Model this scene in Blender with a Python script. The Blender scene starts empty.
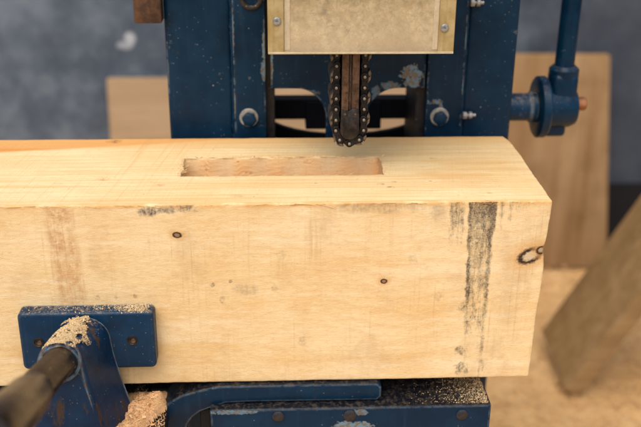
import bpy, bmesh, math, random
from mathutils import Vector, Matrix, noise

random.seed(7)
R = math.radians
scene = bpy.context.scene
COL = scene.collection
PI = math.pi

# ------------------------------------------------------------------ node helper
class Nodes:
    def __init__(self, name):
        self.mat = bpy.data.materials.new(name)
        self.mat.use_nodes = True
        self.nt = self.mat.node_tree
        self.nt.nodes.clear()
        self.out = self.nt.nodes.new('ShaderNodeOutputMaterial')
        tc = self.nt.nodes.new('ShaderNodeTexCoord')
        self.obj = tc.outputs['Object']
        geo = self.nt.nodes.new('ShaderNodeNewGeometry')
        self.normal = geo.outputs['Normal']
        self.pos = geo.outputs['Position']
        self.island = geo.outputs['Random Per Island']
        self._geo = geo
    def put(self, node, idx, v):
        if v is None:
            return
        s = node.inputs[idx]
        if isinstance(v, bpy.types.NodeSocket):
            self.nt.links.new(v, s)
        else:
            if hasattr(s.default_value, '__len__') and len(s.default_value) == 4 and len(v) == 3:
                v = (*v, 1)
            s.default_value = v
    def m(self, op, a, b=None, c=None, clamp=False):
        n = self.nt.nodes.new('ShaderNodeMath'); n.operation = op; n.use_clamp = clamp
        self.put(n, 0, a); self.put(n, 1, b); self.put(n, 2, c)
        return n.outputs[0]
    def add(self, a, b): return self.m('ADD', a, b)
    def sub(self, a, b): return self.m('SUBTRACT', a, b)
    def mul(self, a, b): return self.m('MULTIPLY', a, b)
    def mx(self, a, b): return self.m('MAXIMUM', a, b)
    def mn(self, a, b): return self.m('MINIMUM', a, b)
    def sat(self, a): return self.m('ADD', a, 0.0, clamp=True)
    def inv(self, a): return self.m('SUBTRACT', 1.0, a)
    def step(self, v, lo, hi, a=0.0, b=1.0, kind='SMOOTHSTEP'):
        n = self.nt.nodes.new('ShaderNodeMapRange'); n.interpolation_type = kind
        if isinstance(lo, (int, float)) and isinstance(hi, (int, float)) and lo > hi:
            lo, hi, a, b = hi, lo, b, a
        for i, x in enumerate((v, lo, hi, a, b)):
            self.put(n, i, x)
        return n.outputs[0]
    def band(self, v, lo, hi, soft):
        return self.mul(self.step(v, lo - soft, lo + soft), self.step(v, hi + soft, hi - soft))
    def sep(self, v):
        n = self.nt.nodes.new('ShaderNodeSeparateXYZ'); self.put(n, 0, v)
        return n.outputs[0], n.outputs[1], n.outputs[2]
    def comb(self, x, y, z):
        n = self.nt.nodes.new('ShaderNodeCombineXYZ')
        self.put(n, 0, x); self.put(n, 1, y); self.put(n, 2, z)
        return n.outputs[0]
    def vmul(self, v, s):
        n = self.nt.nodes.new('ShaderNodeVectorMath'); n.operation = 'MULTIPLY'
        self.put(n, 0, v); self.put(n, 1, s)
        return n.outputs[0]
    def vadd(self, v, s):
        n = self.nt.nodes.new('ShaderNodeVectorMath'); n.operation = 'ADD'
        self.put(n, 0, v); self.put(n, 1, s)
        return n.outputs[0]
    def noise(self, v, scale=1.0, detail=3.0, rough=0.55, dist=0.0, color=False):
        n = self.nt.nodes.new('ShaderNodeTexNoise')
        self.put(n, 'Vector', v); self.put(n, 'Scale', scale); self.put(n, 'Detail', detail)
        self.put(n, 'Roughness', rough); self.put(n, 'Distortion', dist)
        return n.outputs['Color' if color else 'Fac']
    def sn(self, v, sx, sy, sz, detail=3.0, rough=0.55, off=(0, 0, 0)):
        return self.noise(self.vadd(self.vmul(v, (sx, sy, sz)), off), 1.0, detail, rough)
    def voro(self, v, scale=1.0, feature='F1'):
        n = self.nt.nodes.new('ShaderNodeTexVoronoi'); n.feature = feature
        self.put(n, 'Vector', v); self.put(n, 'Scale', scale)
        return n.outputs['Distance'], n.outputs.get('Color')
    def mix(self, f, a, b, mode='MIX'):
        n = self.nt.nodes.new('ShaderNodeMix'); n.data_type = 'RGBA'; n.blend_type = mode
        self.put(n, 0, f); self.put(n, 6, a); self.put(n, 7, b)
        return n.outputs[2]
    def ramp(self, f, stops):
        n = self.nt.nodes.new('ShaderNodeValToRGB')
        el = n.color_ramp.elements
        while len(el) < len(stops): el.new(0.5)
        for e, (p, c) in zip(el, stops):
            e.position = p; e.color = (*c, 1)
        self.put(n, 0, f)
        return n.outputs[0]
    def edge(self, radius, samples=6):
        n = self.nt.nodes.new('ShaderNodeBevel'); n.samples = samples
        self.put(n, 'Radius', radius)
        d = self.nt.nodes.new('ShaderNodeVectorMath'); d.operation = 'DOT_PRODUCT'
        self.nt.links.new(n.outputs[0], d.inputs[0]); self.nt.links.new(self.normal, d.inputs[1])
        return self.step(d.outputs['Value'], 0.992, 0.93)
    def bump(self, h, strength=0.3, dist=0.001, normal=None):
        n = self.nt.nodes.new('ShaderNodeBump')
        self.put(n, 'Strength', strength); self.put(n, 'Distance', dist)
        self.put(n, 'Height', h); self.put(n, 'Normal', normal)
        return n.outputs[0]
    def done(self, base, rough=0.5, metal=0.0, normal=None, **kw):
        p = self.nt.nodes.new('ShaderNodeBsdfPrincipled')
        self.put(p, 'Base Color', base); self.put(p, 'Roughness', rough); self.put(p, 'Metallic', metal)
        self.put(p, 'Normal', normal)
        for k, v in kw.items():
            self.put(p, k.replace('_', ' '), v)
        self.nt.links.new(p.outputs[0], self.out.inputs[0])
        self.bsdf = p
        return self.mat

# ------------------------------------------------------------------ materials
def mat_timber(D, H, slot):
    N = Nodes('fresh sawn timber')
    P = N.obj
    x, y, z = N.sep(P)
    nx, ny, nz = N.sep(N.normal)
    top = N.mul(N.step(nz, 0.6, 0.85), N.step(z, -0.012, -0.004))
    front = N.mul(N.step(ny, -0.6, -0.85), N.step(y, 0.012, 0.004))
    inslot = N.mul(N.mul(N.band(x, slot[0], slot[1], 0.0015), N.band(y, slot[2], slot[3], 0.0015)), N.step(z, -0.0006, -0.003))
    # annual rings about a pith far below, warped
    warp = N.noise(N.vmul(P, (3.0, 9.0, 9.0)), 1.0, 3.0, 0.5)
    warp2 = N.noise(N.vmul(P, (14.0, 30.0, 30.0)), 1.0, 2.0, 0.5)
    dy = N.sub(y, 0.25); dz = N.add(z, 0.30)
    rad = N.m('SQRT', N.add(N.mul(dy, dy), N.mul(dz, dz)))
    ring_c = N.add(N.add(N.mul(rad, 95.0), N.mul(warp, 9.0)), N.mul(warp2, 1.6))
    ring = N.m('FRACT', ring_c)
    ring = N.mul(N.step(ring, 0.25, 0.9), N.step(ring, 1.0, 0.93))
    fib = N.sn(P, 26.0, 420.0, 420.0, 4.0, 0.65)
    fib2 = N.sn(P, 7.0, 120.0, 120.0, 3.0, 0.6, (3, 1, 7))
    saw_f = N.sn(P, 330.0, 9.0, 9.0, 3.0, 0.6)
    saw_w = N.sn(P, 75.0, 3.0, 3.0, 2.0, 0.5, (5, 0, 2))
    blot = N.noise(P, 11.0, 4.0, 0.6)
    blot2 = N.noise(P, 34.0, 4.0, 0.6)
    pores = N.sn(P, 120.0, 700.0, 700.0, 2.0, 0.5, (9, 2, 4))
    patchy = N.step(N.noise(N.vmul(P, (18.0, 26.0, 14.0)), 1.0, 4.0, 0.65), 0.42, 0.66)
    band = N.sn(P, 2.6, 22.0, 22.0, 4.0, 0.6, (1, 6, 3))
    pale = N.sn(P, 5.0, 75.0, 75.0, 5.0, 0.65, (1, 6, 3))
    mott = N.noise(N.vmul(P, (1.0, 1.6, 1.6)), 170.0, 6.0, 0.75)
    wool = N.sn(P, 90.0, 240.0, 240.0, 5.0, 0.7, (2, 9, 5))
    grime = N.noise(N.vmul(P, (12.0, 12.0, 9.0)), 1.0, 5.0, 0.7)
    lowf = N.step(N.noise(N.vmul(P, (5.0, 12.0, 12.0)), 1.0, 2.0, 0.5), 0.36, 0.60)
    thin = N.mul(N.step(N.m('FRACT', N.mul(ring_c, 2.0)), 0.55, 0.95), N.step(N.m('FRACT', N.mul(ring_c, 2.0)), 1.0, 0.95))
    col = N.mix(N.step(blot, 0.32, 0.68), (0.77, 0.51, 0.225), (0.82, 0.61, 0.325))
    col = N.mix(N.mul(N.step(band, 0.42, 0.66), 0.55), col, (0.88, 0.69, 0.42))
    col = N.mix(N.mul(N.step(pale, 0.50, 0.70), 0.50), col, (0.90, 0.74, 0.49))
    col = N.mix(N.mul(N.mul(ring, lowf), 0.17), col, (0.62, 0.34, 0.12))
    col = N.mix(N.mul(N.mul(thin, N.inv(lowf)), 0.17), col, (0.64, 0.36, 0.13))
    col = N.mix(N.mul(N.step(wool, 0.50, 0.72), 0.30), col, (0.60, 0.36, 0.15))
    col = N.mix(N.mul(N.step(wool, 0.47, 0.30), 0.34), col, (0.92, 0.77, 0.53))
    col = N.mix(N.mul(N.step(mott, 0.52, 0.70), 0.34), col, (0.58, 0.36, 0.16))
    col = N.mix(N.mul(N.step(mott, 0.45, 0.30), 0.34), col, (0.92, 0.78, 0.54))
    col = N.mix(N.mul(N.step(grime, 0.52, 0.70), 0.36), col, (0.50, 0.30, 0.14))
    col = N.mix(N.mul(N.mul(N.step(saw_f, 0.52, 0.72), patchy), 0.48), col, (0.54, 0.32, 0.13))
    col = N.mix(N.mul(N.mul(N.step(saw_w, 0.55, 0.72), patchy), 0.18), col, (0.55, 0.34, 0.16))
    col = N.mix(N.mul(N.step(pores, 0.64, 0.78), 0.40), col, (0.36, 0.19, 0.07))
    # --- the top face: fresh and pale, orange heart band along the far edge, saw lines across
    tcol = N.mix(N.step(blot, 0.3, 0.7), (0.84, 0.60, 0.295), (0.89, 0.69, 0.385))
    heart_edge = N.add(N.add(0.2185, N.mul(x, 0.165)), N.mul(N.sub(warp, 0.5), 0.022))
    heart = N.mul(N.step(y, heart_edge, N.add(heart_edge, 0.008)), 1.0)
    tcol = N.mix(heart, tcol, (0.72, 0.27, 0.050))
    rear = N.mul(N.step(N.add(y, N.mul(N.sub(N.sn(P, 6.0, 60.0, 10.0), 0.5), 0.03)), 0.135, 0.175), 0.75)
    tcol = N.mix(rear, tcol, (0.78, 0.42, 0.14))
    peach = N.mul(N.mul(N.step(N.sn(P, 5.0, 30.0, 10.0, 4.0, 0.6, (4, 4, 1)), 0.42, 0.66), N.step(x, -0.28, -0.10)), N.step(y, 0.02, 0.08))
    tcol = N.mix(N.mul(peach, 0.75), tcol, (0.80, 0.48, 0.19))
    tcol = N.mix(N.mul(N.step(mott, 0.52, 0.72), 0.25), tcol, (0.66, 0.40, 0.16))
    tcol = N.mix(N.mul(N.step(wool, 0.52, 0.72), 0.22), tcol, (0.68, 0.42, 0.18))
    lines = N.sn(P, 5.0, 260.0, 60.0, 3.0, 0.6, (0, 3, 1))
    tcol = N.mix(N.mul(N.step(lines, 0.45, 0.7), 0.6), tcol, (0.74, 0.43, 0.15))
    wide = N.sn(P, 2.2, 55.0, 20.0, 2.0, 0.5, (2, 8, 1))
    tcol = N.mix(N.mul(N.step(wide, 0.48, 0.7), 0.38), tcol, (0.76, 0.46, 0.18))
    tcol = N.mix(N.mul(N.step(fib, 0.45, 0.75), 0.25), tcol, (0.68, 0.42, 0.18))
    skew = N.add(x, N.mul(y, -0.16))
    sv = N.comb(skew, N.mul(y, 0.02), 0.0)
    sl = N.noise(N.vmul(sv, (230.0, 200.0, 1.0)), 1.0, 4.0, 0.7)
    sl2 = N.noise(N.vmul(sv, (420.0, 200.0, 1.0)), 1.0, 2.0, 0.6)
    sawmask = N.mx(N.step(x, -0.24, -0.36), 0.22)
    tcol = N.mix(N.mul(N.mul(N.step(sl, 0.53, 0.68), sawmask), 0.40), tcol, (0.62, 0.34, 0.115))
    tcol = N.mix(N.mul(N.step(sl2, 0.55, 0.75), 0.14), tcol, (0.64, 0.38, 0.15))
    # faint reddish patch near the sawn end
    ex = N.mul(N.add(x, 0.062), 1 / 0.05); ey = N.mul(N.sub(y, 0.075), 1 / 0.045)
    rr = N.add(N.add(N.mul(ex, ex), N.mul(ey, ey)), N.mul(N.sub(N.sn(P, 18.0, 90.0, 20.0, 4.0, 0.65, (6, 1, 1)), 0.5), 5.0))
    tcol = N.mix(N.mul(N.step(rr, 1.3, -0.2), 0.46), tcol, (0.72, 0.40, 0.14))
    def spot(px, py, pz, sx, sy, sz, n_amp=0.9, nz_scale=140.0):
        a = N.mul(N.sub(x, px), 1 / sx); b = N.mul(N.sub(y, py), 1 / sy); c = N.mul(N.sub(z, pz), 1 / sz)
        q = N.add(N.add(N.mul(a, a), N.mul(b, b)), N.mul(c, c))
        return N.add(q, N.mul(N.sub(N.noise(P, nz_scale, 3.0, 0.6), 0.5), n_amp * 2))
    for (px, py, s, k, c) in ((-0.137, 0.036, 0.0035, 0.8, (0.16, 0.10, 0.06)), (-0.146, 0.043, 0.004, 0.55, (0.38, 0.2, 0.08)),
                              (-0.133, 0.049, 0.0025, 0.6, (0.34, 0.18, 0.07)), (-0.345, 0.046, 0.005, 0.5, (0.55, 0.27, 0.1)),
                              (-0.398, 0.062, 0.006, 0.55, (0.55, 0.26, 0.09)), (-0.436, 0.052, 0.004, 0.4, (0.55, 0.27, 0.1)),
                              (-0.275, 0.018, 0.006, 0.45, (0.5, 0.28, 0.12)), (-0.405, 0.168, 0.007, 0.8, (0.13, 0.05, 0.02)),
                              (-0.10, 0.05, 0.002, 0.6, (0.4, 0.2, 0.08)), (-0.088, 0.11, 0.004, 0.5, (0.55, 0.28, 0.1)),
                              (-0.052, 0.020, 0.0025, 0.55, (0.45, 0.22, 0.08)), (-0.205, 0.047, 0.002, 0.5, (0.4, 0.22, 0.08))):
        tcol = N.mix(N.mul(N.mul(N.step(spot(px, py, 0, s * 1.3, s * 0.9, 1.0, 1.4, 260), 1.0, -0.2), N.step(mott, 0.38, 0.55)), k), tcol, c)
    col = N.mix(top, col, tcol)
    # torn fibre line along the front arris
    arris = N.mul(N.mul(N.step(z, -0.006, -0.0005), N.step(y, 0.006, 0.0)), N.step(N.sn(P, 45, 45, 45), 0.34, 0.56))
    col = N.mix(N.mul(arris, 0.8), col, (0.66, 0.36, 0.12))
    # --- stains of the front face
    n1 = N.sn(P, 240.0, 60.0, 60.0, 4.0, 0.7, (2, 2, 2))
    n2 = N.sn(P, 90.0, 90.0, 260.0, 4.0, 0.7, (4, 1, 2))
    n3 = N.noise(P, 70.0, 5.0, 0.7)
    # dark smear near the end
    xl = N.add(-0.0735, N.mul(z, -0.034)); xr = N.add(-0.0492, N.mul(z, 0.008))
    wob = N.mul(N.sub(N.sn(P, 30, 30, 90, 3.0, 0.6), 0.5), 0.005)
    xx = N.add(x, wob)
    inside = N.mul(N.step(N.sub(xx, xl), -0.0022, 0.0012), N.step(N.sub(xx, xr), 0.0026, -0.0016))
    le = N.m('ABSOLUTE', N.sub(xx, N.add(xl, 0.0012))); re_ = N.m('ABSOLUTE', N.sub(xx, N.sub(xr, 0.0016)))
    vst = N.sn(P, 330.0, 30.0, 40.0, 5.0, 0.7, (7, 1, 2))
    cht = N.noise(N.vmul(P, (1.0, 1.0, 0.7)), 190.0, 5.0, 0.72, 0.6)
    fin = N.noise(P, 600.0, 3.0, 0.7)
    u = N.add(N.add(N.mul(vst, 0.36), N.mul(cht, 0.40)), N.add(N.mul(n3, 0.12), N.mul(fin, 0.12)))
    u = N.step(u, 0.36, 0.64, 0.0, 1.0, 'LINEAR')
    rightw = N.step(N.sub(xx, xl), 0.002, 0.014)
    dens = N.add(N.mul(N.step(z, -0.045, -0.004), N.add(0.06, N.mul(rightw, 0.36))), N.step(z, -0.160, -0.06, 0.06, 0.46))
    dens = N.add(dens, N.mul(N.sub(N.noise(N.vadd(P, (3, 3, 3)), 45.0, 3.0, 0.6), 0.5), 0.7))
    ldens = N.mul(N.step(le, 0.0030, 0.0004), N.step(z, -0.175, -0.085, 0.14, 0.42))
    rdens = N.mul(N.step(re_, 0.0032, 0.0006), N.step(z, -0.178, -0.10, 0.20, 0.28))
    dens = N.mul(N.sub(N.add(dens, N.mx(ldens, rdens)), 0.04), inside)
    side = 0.0
    for (a, b, zz, k) in ((-0.0900, -0.0770, -0.055, 0.42), (-0.0460, -0.0425, -0.035, 0.50), (-0.0380, -0.0345, -0.040, 0.36), (-0.0330, -0.0200, -0.02, 0.16)):
        side = N.mx(side, N.mul(N.mul(N.band(xx, a, b, 0.0022), N.step(z, zz, zz * 0.2)), k))
    for (px, pz, sx, sz) in ((-0.0715, -0.150, 0.008, 0.006), (-0.0700, -0.170, 0.009, 0.007), (-0.052, -0.166, 0.004, 0.010), (-0.0705, -0.105, 0.007, 0.006)):
        side = N.mx(side, N.mul(N.step(spot(px, 0, pz, sx, 1, sz, 2.4, 120), 1.3, -0.3), 0.50))
    dens = N.mx(dens, side)
    t1 = N.sub(1.0, dens)
    smear = N.step(u, N.sub(t1, 0.50), N.add(t1, 0.40))
    smear = N.mul(smear, N.add(0.62, N.mul(N.step(N.add(N.mul(n3, 0.5), N.mul(fin, 0.5)), 0.40, 0.58), 0.38)))
    smear = N.mul(smear, N.step(dens, 0.02, 0.14))
    col = N.mix(N.mul(N.mul(smear, front), 0.88), col, (0.013, 0.013, 0.017))
    # blue-black stain left of the slot
    b1 = N.step(spot(-0.351, 0, -0.0065, 0.009, 1, 0.0045, 2.0, 110), 1.6, 0.1)
    b2 = N.step(spot(-0.330, 0, -0.0040, 0.022, 1, 0.0042, 2.2, 100), 1.4, 0.0)
    b3 = N.mul(N.step(spot(-0.155, 0, -0.004, 0.045, 1, 0.007, 1.3, 60), 1.3, -0.2), 0.42)
    b4 = N.mul(N.step(spot(-0.268, 0, -0.083, 0.014, 1, 0.008, 1.2, 120), 1.0, 0.1), 0.28)
    b5 = N.mul(N.step(spot(-0.103, 0, -0.010, 0.012, 1, 0.010, 1.6, 70), 1.2, -0.4), 0.34)
    fibm = N.step(N.add(N.mul(n1, 0.45), N.add(N.mul(n2, 0.2), N.mul(N.noise(P, 420.0, 4.0, 0.7), 0.35))), 0.40, 0.56)
    bs = N.mx(N.mx(N.mul(b1, 0.95), N.mul(b2, 0.75)), N.mx(N.mx(b3, b5), b4))
    col = N.mix(N.mul(N.mul(bs, N.add(0.22, N.mul(fibm, 0.78))), front), col, (0.060, 0.060, 0.068))
    # rusty vertical strap mark at the left
    rb2 = N.band(N.add(x, N.mul(z, 0.06)), -0.4395, -0.4165, 0.0045)
    rust = N.mul(N.mul(rb2, N.step(n3, 0.3, 0.62)), N.step(z, -0.125, -0.06, 0.35, 0.8))
    col = N.mix(N.mul(N.mul(N.mul(rust, N.add(0.35, N.mul(fibm, 0.65))), front), 0.92), col, (0.48, 0.22, 0.075))
    rs = N.mul(N.mul(rb2, N.step(n2, 0.60, 0.74)), N.band(z, -0.092, -0.03, 0.012))
    col = N.mix(N.mul(N.mul(rs, front), 0.6), col, (0.14, 0.10, 0.09))
    # knots
    def knot(col, px, pz, a, b, ang, ring_k, core):
        ca, sa = math.cos(ang), math.sin(ang)
        u = N.add(N.mul(N.sub(x, px), ca), N.mul(N.sub(z, pz), sa))
        v = N.sub(N.mul(N.sub(z, pz), ca), N.mul(N.sub(x, px), sa))
        u = N.mul(u, 1 / a); v = N.mul(v, 1 / b)
        q = N.m('SQRT', N.add(N.mul(u, u), N.mul(v, v)))
        q = N.add(q, N.mul(N.sub(N.noise(P, 420.0, 4.0, 0.7), 0.5), 0.85))
        halo = N.step(q, 3.2, 1.0)
        col = N.mix(N.mul(N.mul(halo, 0.6), front), col, (0.62, 0.33, 0.11))
        col = N.mix(N.mul(N.step(q, 1.45, 0.95), front), col, (0.035, 0.018, 0.010))
        col = N.mix(N.mul(N.step(q, 0.90, 0.45), front), col, core)
        return col
    col = knot(col, -0.327, -0.0287, 0.0034, 0.0025, -0.15, 1, (0.30, 0.17, 0.085))
    col = knot(col, -0.1452, -0.0765, 0.0027, 0.0021, 0.0, 1, (0.34, 0.17, 0.08))
    col = knot(col, -0.0150, -0.0530, 0.0100, 0.0062, 0.45, 1, (0.62, 0.47, 0.28))
    col = knot(col, -0.0055, -0.0475, 0.0040, 0.0034, 0.6, 1, (0.42, 0.30, 0.17))
    for (px, pz, s, k) in ((-0.298, -0.0775, 0.0022, 0.7), (-0.282, -0.0745, 0.0016, 0.75), (-0.243, -0.082, 0.003, 0.35), (-0.29, -0.093, 0.003, 0.4),
                           (-0.367, -0.088, 0.002, 0.6), (-0.40, -0.089, 0.0022, 0.5), (-0.384, -0.089, 0.0016, 0.5), (-0.237, -0.049, 0.004, 0.3),
                           (-0.218, -0.137, 0.004, 0.3), (-0.095, -0.093, 0.004, 0.25), (-0.12, -0.055, 0.004, 0.25)):
        col = N.mix(N.mul(N.mul(N.mul(N.step(spot(px, 0, pz, s * 1.2, 1, s * 1.5, 1.1, 330), 1.1, 0.0), k), N.step(mott, 0.36, 0.56)), front), col, (0.17, 0.10, 0.055))
    # --- inside of the mortise: raw cut, orange, cathedral figure
    wv = N.noise(N.vmul(P, (20.0, 20.0, 30.0)), 1.0, 2.0, 0.5)
    fl = N.m('FRACT', N.add(N.mul(N.noise(N.comb(N.mul(x, 26.0), 0.0, N.mul(z, 4.0)), 1.0, 2.0, 0.5, 0.4), 9.0), N.add(N.mul(z, 230.0), N.mul(wv, 4.0))))
    icol = N.mix(N.mul(N.step(fl, 0.45, 0.95), N.step(wv, 0.40, 0.62)), (0.92, 0.56, 0.25), (0.80, 0.40, 0.13))
    icol = N.mix(N.mul(N.step(N.sn(P, 60, 400, 60), 0.5, 0.7), 0.4), icol, (0.90, 0.60, 0.30))
    crack = N.step(N.m('ABSOLUTE', N.sub(N.noise(N.vmul(P, (45.0, 45.0, 70.0)), 1.0, 2.0, 0.5), 0.5)), 0.008, 0.002)
    icol = N.mix(N.mul(crack, 0.65), icol, (0.36, 0.16, 0.05))
    col = N.mix(inslot, col, icol)
    # end grain
    endm = N.mul(N.step(nx, 0.6, 0.85), N.step(x, -0.02, -0.008))
    col = N.mix(N.mul(endm, 0.4), col, (0.62, 0.40, 0.2))
    h = N.add(N.add(N.mul(wool, 0.8), N.mul(N.mul(saw_f, patchy), 0.5)), N.add(N.mul(N.mul(sl, top), 0.7), N.mul(N.noise(P, 900.0, 3.0, 0.6), 0.35)))
    h = N.add(h, N.mul(N.mul(N.step(fl, 0.2, 0.9), inslot), 0.25))
    return N.done(col, 0.62, 0.0, N.bump(h, 0.6, 0.0012), Specular_IOR_Level=0.25)

def mat_paint(name, base=(0.0010, 0.0140, 0.034), light=(0.0024, 0.0255, 0.055), dust=0.5, wear=0.8, rust=0.3, rough=0.42, spots=(), grime_up=0.0, streak=False):
    N = Nodes(name)
    P = N.obj
    nx, ny, nz = N.sep(N.normal)
    n1 = N.noise(P, 22.0, 5.0, 0.65); n2 = N.noise(P, 160.0, 4.0, 0.65); n3 = N.noise(P, 420.0, 3.0, 0.6)
    vs = N.sn(P, 160.0, 160.0, 9.0, 3.0, 0.6)
    col = N.mix(N.step(n1, 0.32, 0.7), base, light)
    col = N.mix(N.mul(N.step(vs, 0.55, 0.8), 0.35), col, (0.014, 0.042, 0.080))
    # greasy dark patches
    col = N.mix(N.mul(N.step(N.noise(N.vadd(P, (3, 1, 2)), 30.0, 4.0, 0.6), 0.55, 0.75), 0.5), col, (0.003, 0.009, 0.018))
    # chips at edges, to pale primer then rusty steel
    e = N.edge(0.0045)
    chip = N.step(N.add(N.mul(e, 0.55 * wear), N.mul(n2, 0.75)), 0.80, 0.88)
    x, y, z = N.sep(P)
    for (px, pz, sx, sz, k) in spots:
        a = N.mul(N.sub(x, px), 1 / sx); b = N.mul(N.sub(z, pz), 1 / sz)
        q = N.add(N.add(N.mul(a, a), N.mul(b, b)), N.mul(N.sub(N.add(N.mul(n2, 0.6), N.mul(n3, 0.4)), 0.5), 4.5))
        chip = N.mx(chip, N.mul(N.step(q, 0.75, 0.5), k))
    patch = N.mul(N.step(n1, 0.66, 0.70), N.step(n2, 0.5, 0.58))
    chip = N.mx(chip, N.mul(patch, wear * 0.8))
    ccol = N.mix(N.step(N.noise(P, 260.0, 3.0, 0.6), 0.42, 0.58), (0.20, 0.30, 0.36), (0.24, 0.17, 0.10))
    col = N.mix(N.mul(chip, 0.85), col, ccol)
    rustm = N.mul(N.step(N.sn(P, 55.0, 55.0, 14.0, 5.0, 0.7, (7, 3, 1)) if streak else N.noise(N.vadd(P, (7, 3, 1)), 55.0, 5.0, 0.75), 0.67 - 0.1 * rust, 0.73 - 0.1 * rust), min(1.0, rust))
    col = N.mix(rustm, col, N.mix(n3, (0.075, 0.045, 0.028), (0.030, 0.020, 0.016)))
    # specks of sawdust that stuck to the paint
    d, c = N.voro(P, 210.0)
    cr, cg, cb = N.sep(c)
    sp = N.mul(N.step(d, N.add(0.08, N.mul(cb, 0.14)), N.add(0.03, N.mul(cb, 0.05))), N.step(cr, 1.0 - 0.07 * dust, 1.0 - 0.065 * dust))
    d2, c2 = N.voro(N.vadd(P, (1.7, 0.3, 0.9)), 520.0)
    cr2, _, cb2 = N.sep(c2)
    sp2 = N.mul(N.step(d2, 0.30, 0.12), N.step(cr2, 1.0 - 0.20 * dust, 1.0 - 0.17 * dust))
    sp2 = N.mul(sp2, N.step(n1, 0.40, 0.6))
    col = N.mix(N.mul(sp, 0.8), col, N.mix(cg, (0.55, 0.40, 0.26), (0.22, 0.30, 0.36)))
    col = N.mix(N.mul(sp2, 0.6), col, (0.42, 0.36, 0.28))
    # fine dust on what faces up
    col = N.mix(N.mul(N.step(nz, 0.5, 0.9), grime_up), col, (0.004, 0.004, 0.006))
    up = N.mul(N.step(nz, 0.35, 0.95), N.step(N.add(N.mul(n2, 0.6), N.mul(n3, 0.4)), 0.46, 0.62))
    col = N.mix(N.mul(up, 0.5 * dust), col, (0.55, 0.40, 0.25))
    rg = N.add(rough, N.add(N.mul(N.sub(n1, 0.5), 0.3), N.mul(N.mx(chip, N.mx(sp, rustm)), 0.35)))
    h = N.add(N.add(N.mul(n1, 1.6), N.mul(n2, 0.35)), N.sub(N.mul(sp, 0.4), N.mul(chip, 0.35)))
    return N.done(col, rg, 0.0, N.bump(h, 0.35, 0.0009), Specular_IOR_Level=0.22)

def mat_metal(name, a, b, metal=0.8, rough=0.45, scale=180.0, bump=0.3, dust=0.0):
    N = Nodes(name)
    P = N.obj
    n = N.noise(P, scale, 5.0, 0.65); n2 = N.noise(P, scale * 0.22, 4.0, 0.6)
    col = N.mix(N.step(N.add(N.mul(n, 0.5), N.mul(n2, 0.5)), 0.38, 0.62), a, b)
    if dust:
        d, c = N.voro(P, 420.0)
        cr, _, _ = N.sep(c)
        s = N.mul(N.step(d, 0.3, 0.12), N.step(cr, 1 - 0.2 * dust, 1 - 0.17 * dust))
        col = N.mix(N.mul(s, 0.75), col, (0.5, 0.36, 0.22))
    return N.done(col, N.add(rough, N.mul(N.sub(n, 0.5), 0.35)), metal, N.bump(n, bump, 0.0006))

def mat_guard():
    N = Nodes('dusty frosted plastic')
    P = N.obj
    x, y, z = N.sep(P)
    n1 = N.noise(P, 55.0, 5.0, 0.65); n2 = N.noise(P, 190.0, 4.0, 0.7); n3 = N.noise(P, 16.0, 3.0, 0.6)
    f = N.add(N.mul(n2, 0.6), N.mul(n1, 0.4))
    col = N.mix(N.step(f, 0.36, 0.64), (0.56, 0.42, 0.22), (0.84, 0.69, 0.42))
    col = N.mix(N.mul(N.step(n3, 0.45, 0.7), 0.6), col, (0.50, 0.36, 0.18))
    squig = N.step(N.m('ABSOLUTE', N.sub(N.noise(P, 120.0, 2.0, 0.5, 1.2), 0.5)), 0.03, 0.006)
    col = N.mix(N.mul(squig, 0.32), col, (0.26, 0.20, 0.16))
    col = N.mix(N.mul(N.step(n1, 0.58, 0.75), 0.55), col, (0.24, 0.19, 0.18))
    # colour blends to a more even tan towards the bottom edge
    col = N.mix(N.mul(N.step(N.add(z, N.mul(N.sub(n2, 0.5), 0.05)), 0.165, 0.120), 0.55), col, (0.62, 0.50, 0.34))
    tr = N.add(N.step(N.add(z, N.mul(N.sub(n1, 0.5), 0.06)), 0.13, 0.19, 0.18, 0.62), N.mul(N.sub(n1, 0.5), 0.6))
    return N.done(col, 0.55, 0.0, N.bump(f, 0.5, 0.0006), Transmission_Weight=N.sat(tr), IOR=1.45)

def mat_tape():
    N = Nodes('yellowed plastic strip')
    P = N.obj
    n1 = N.noise(P, 70.0, 5.0, 0.65); n2 = N.noise(P, 260.0, 3.0, 0.6)
    v = N.sn(P, 300.0, 10.0, 14.0, 3.0, 0.6)
    col = N.mix(N.step(n1, 0.35, 0.65), (0.42, 0.29, 0.105), (0.52, 0.39, 0.19))
    col = N.mix(N.mul(N.step(v, 0.52, 0.72), 0.5), col, (0.27, 0.165, 0.045))
    col = N.mix(N.mul(N.step(n2, 0.6, 0.75), 0.4), col, (0.25, 0.15, 0.05))
    return N.done(col, 0.4, 0.0, N.bump(n2, 0.25, 0.0005), Transmission_Weight=0.15)

def mat_board(name, a, b, c, along='z', scale=1.0, dirt=0.3):
    N = Nodes(name)
    P = N.obj
    s = {'z': (60, 60, 3.0), 'x': (3.0, 60, 60)}[along]
    g = N.sn(P, s[0] * scale, s[1] * scale, s[2] * scale, 4.0, 0.6)
    g2 = N.sn(P, s[0] * 5 * scale, s[1] * 5 * scale, s[2] * 3 * scale, 3.0, 0.6, (4, 2, 1))
    bl = N.noise(P, 7.0, 4.0, 0.6)
    col = N.mix(N.step(g, 0.35, 0.68), a, b)
    col = N.mix(N.mul(N.step(g2, 0.5, 0.75), 0.4), col, c)
    col = N.mix(N.mul(N.step(bl, 0.45, 0.72), dirt), col, c)
    return N.done(col, 0.7, 0.0, N.bump(N.add(g, N.mul(g2, 0.5)), 0.4, 0.002), Specular_IOR_Level=0.2)

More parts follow.
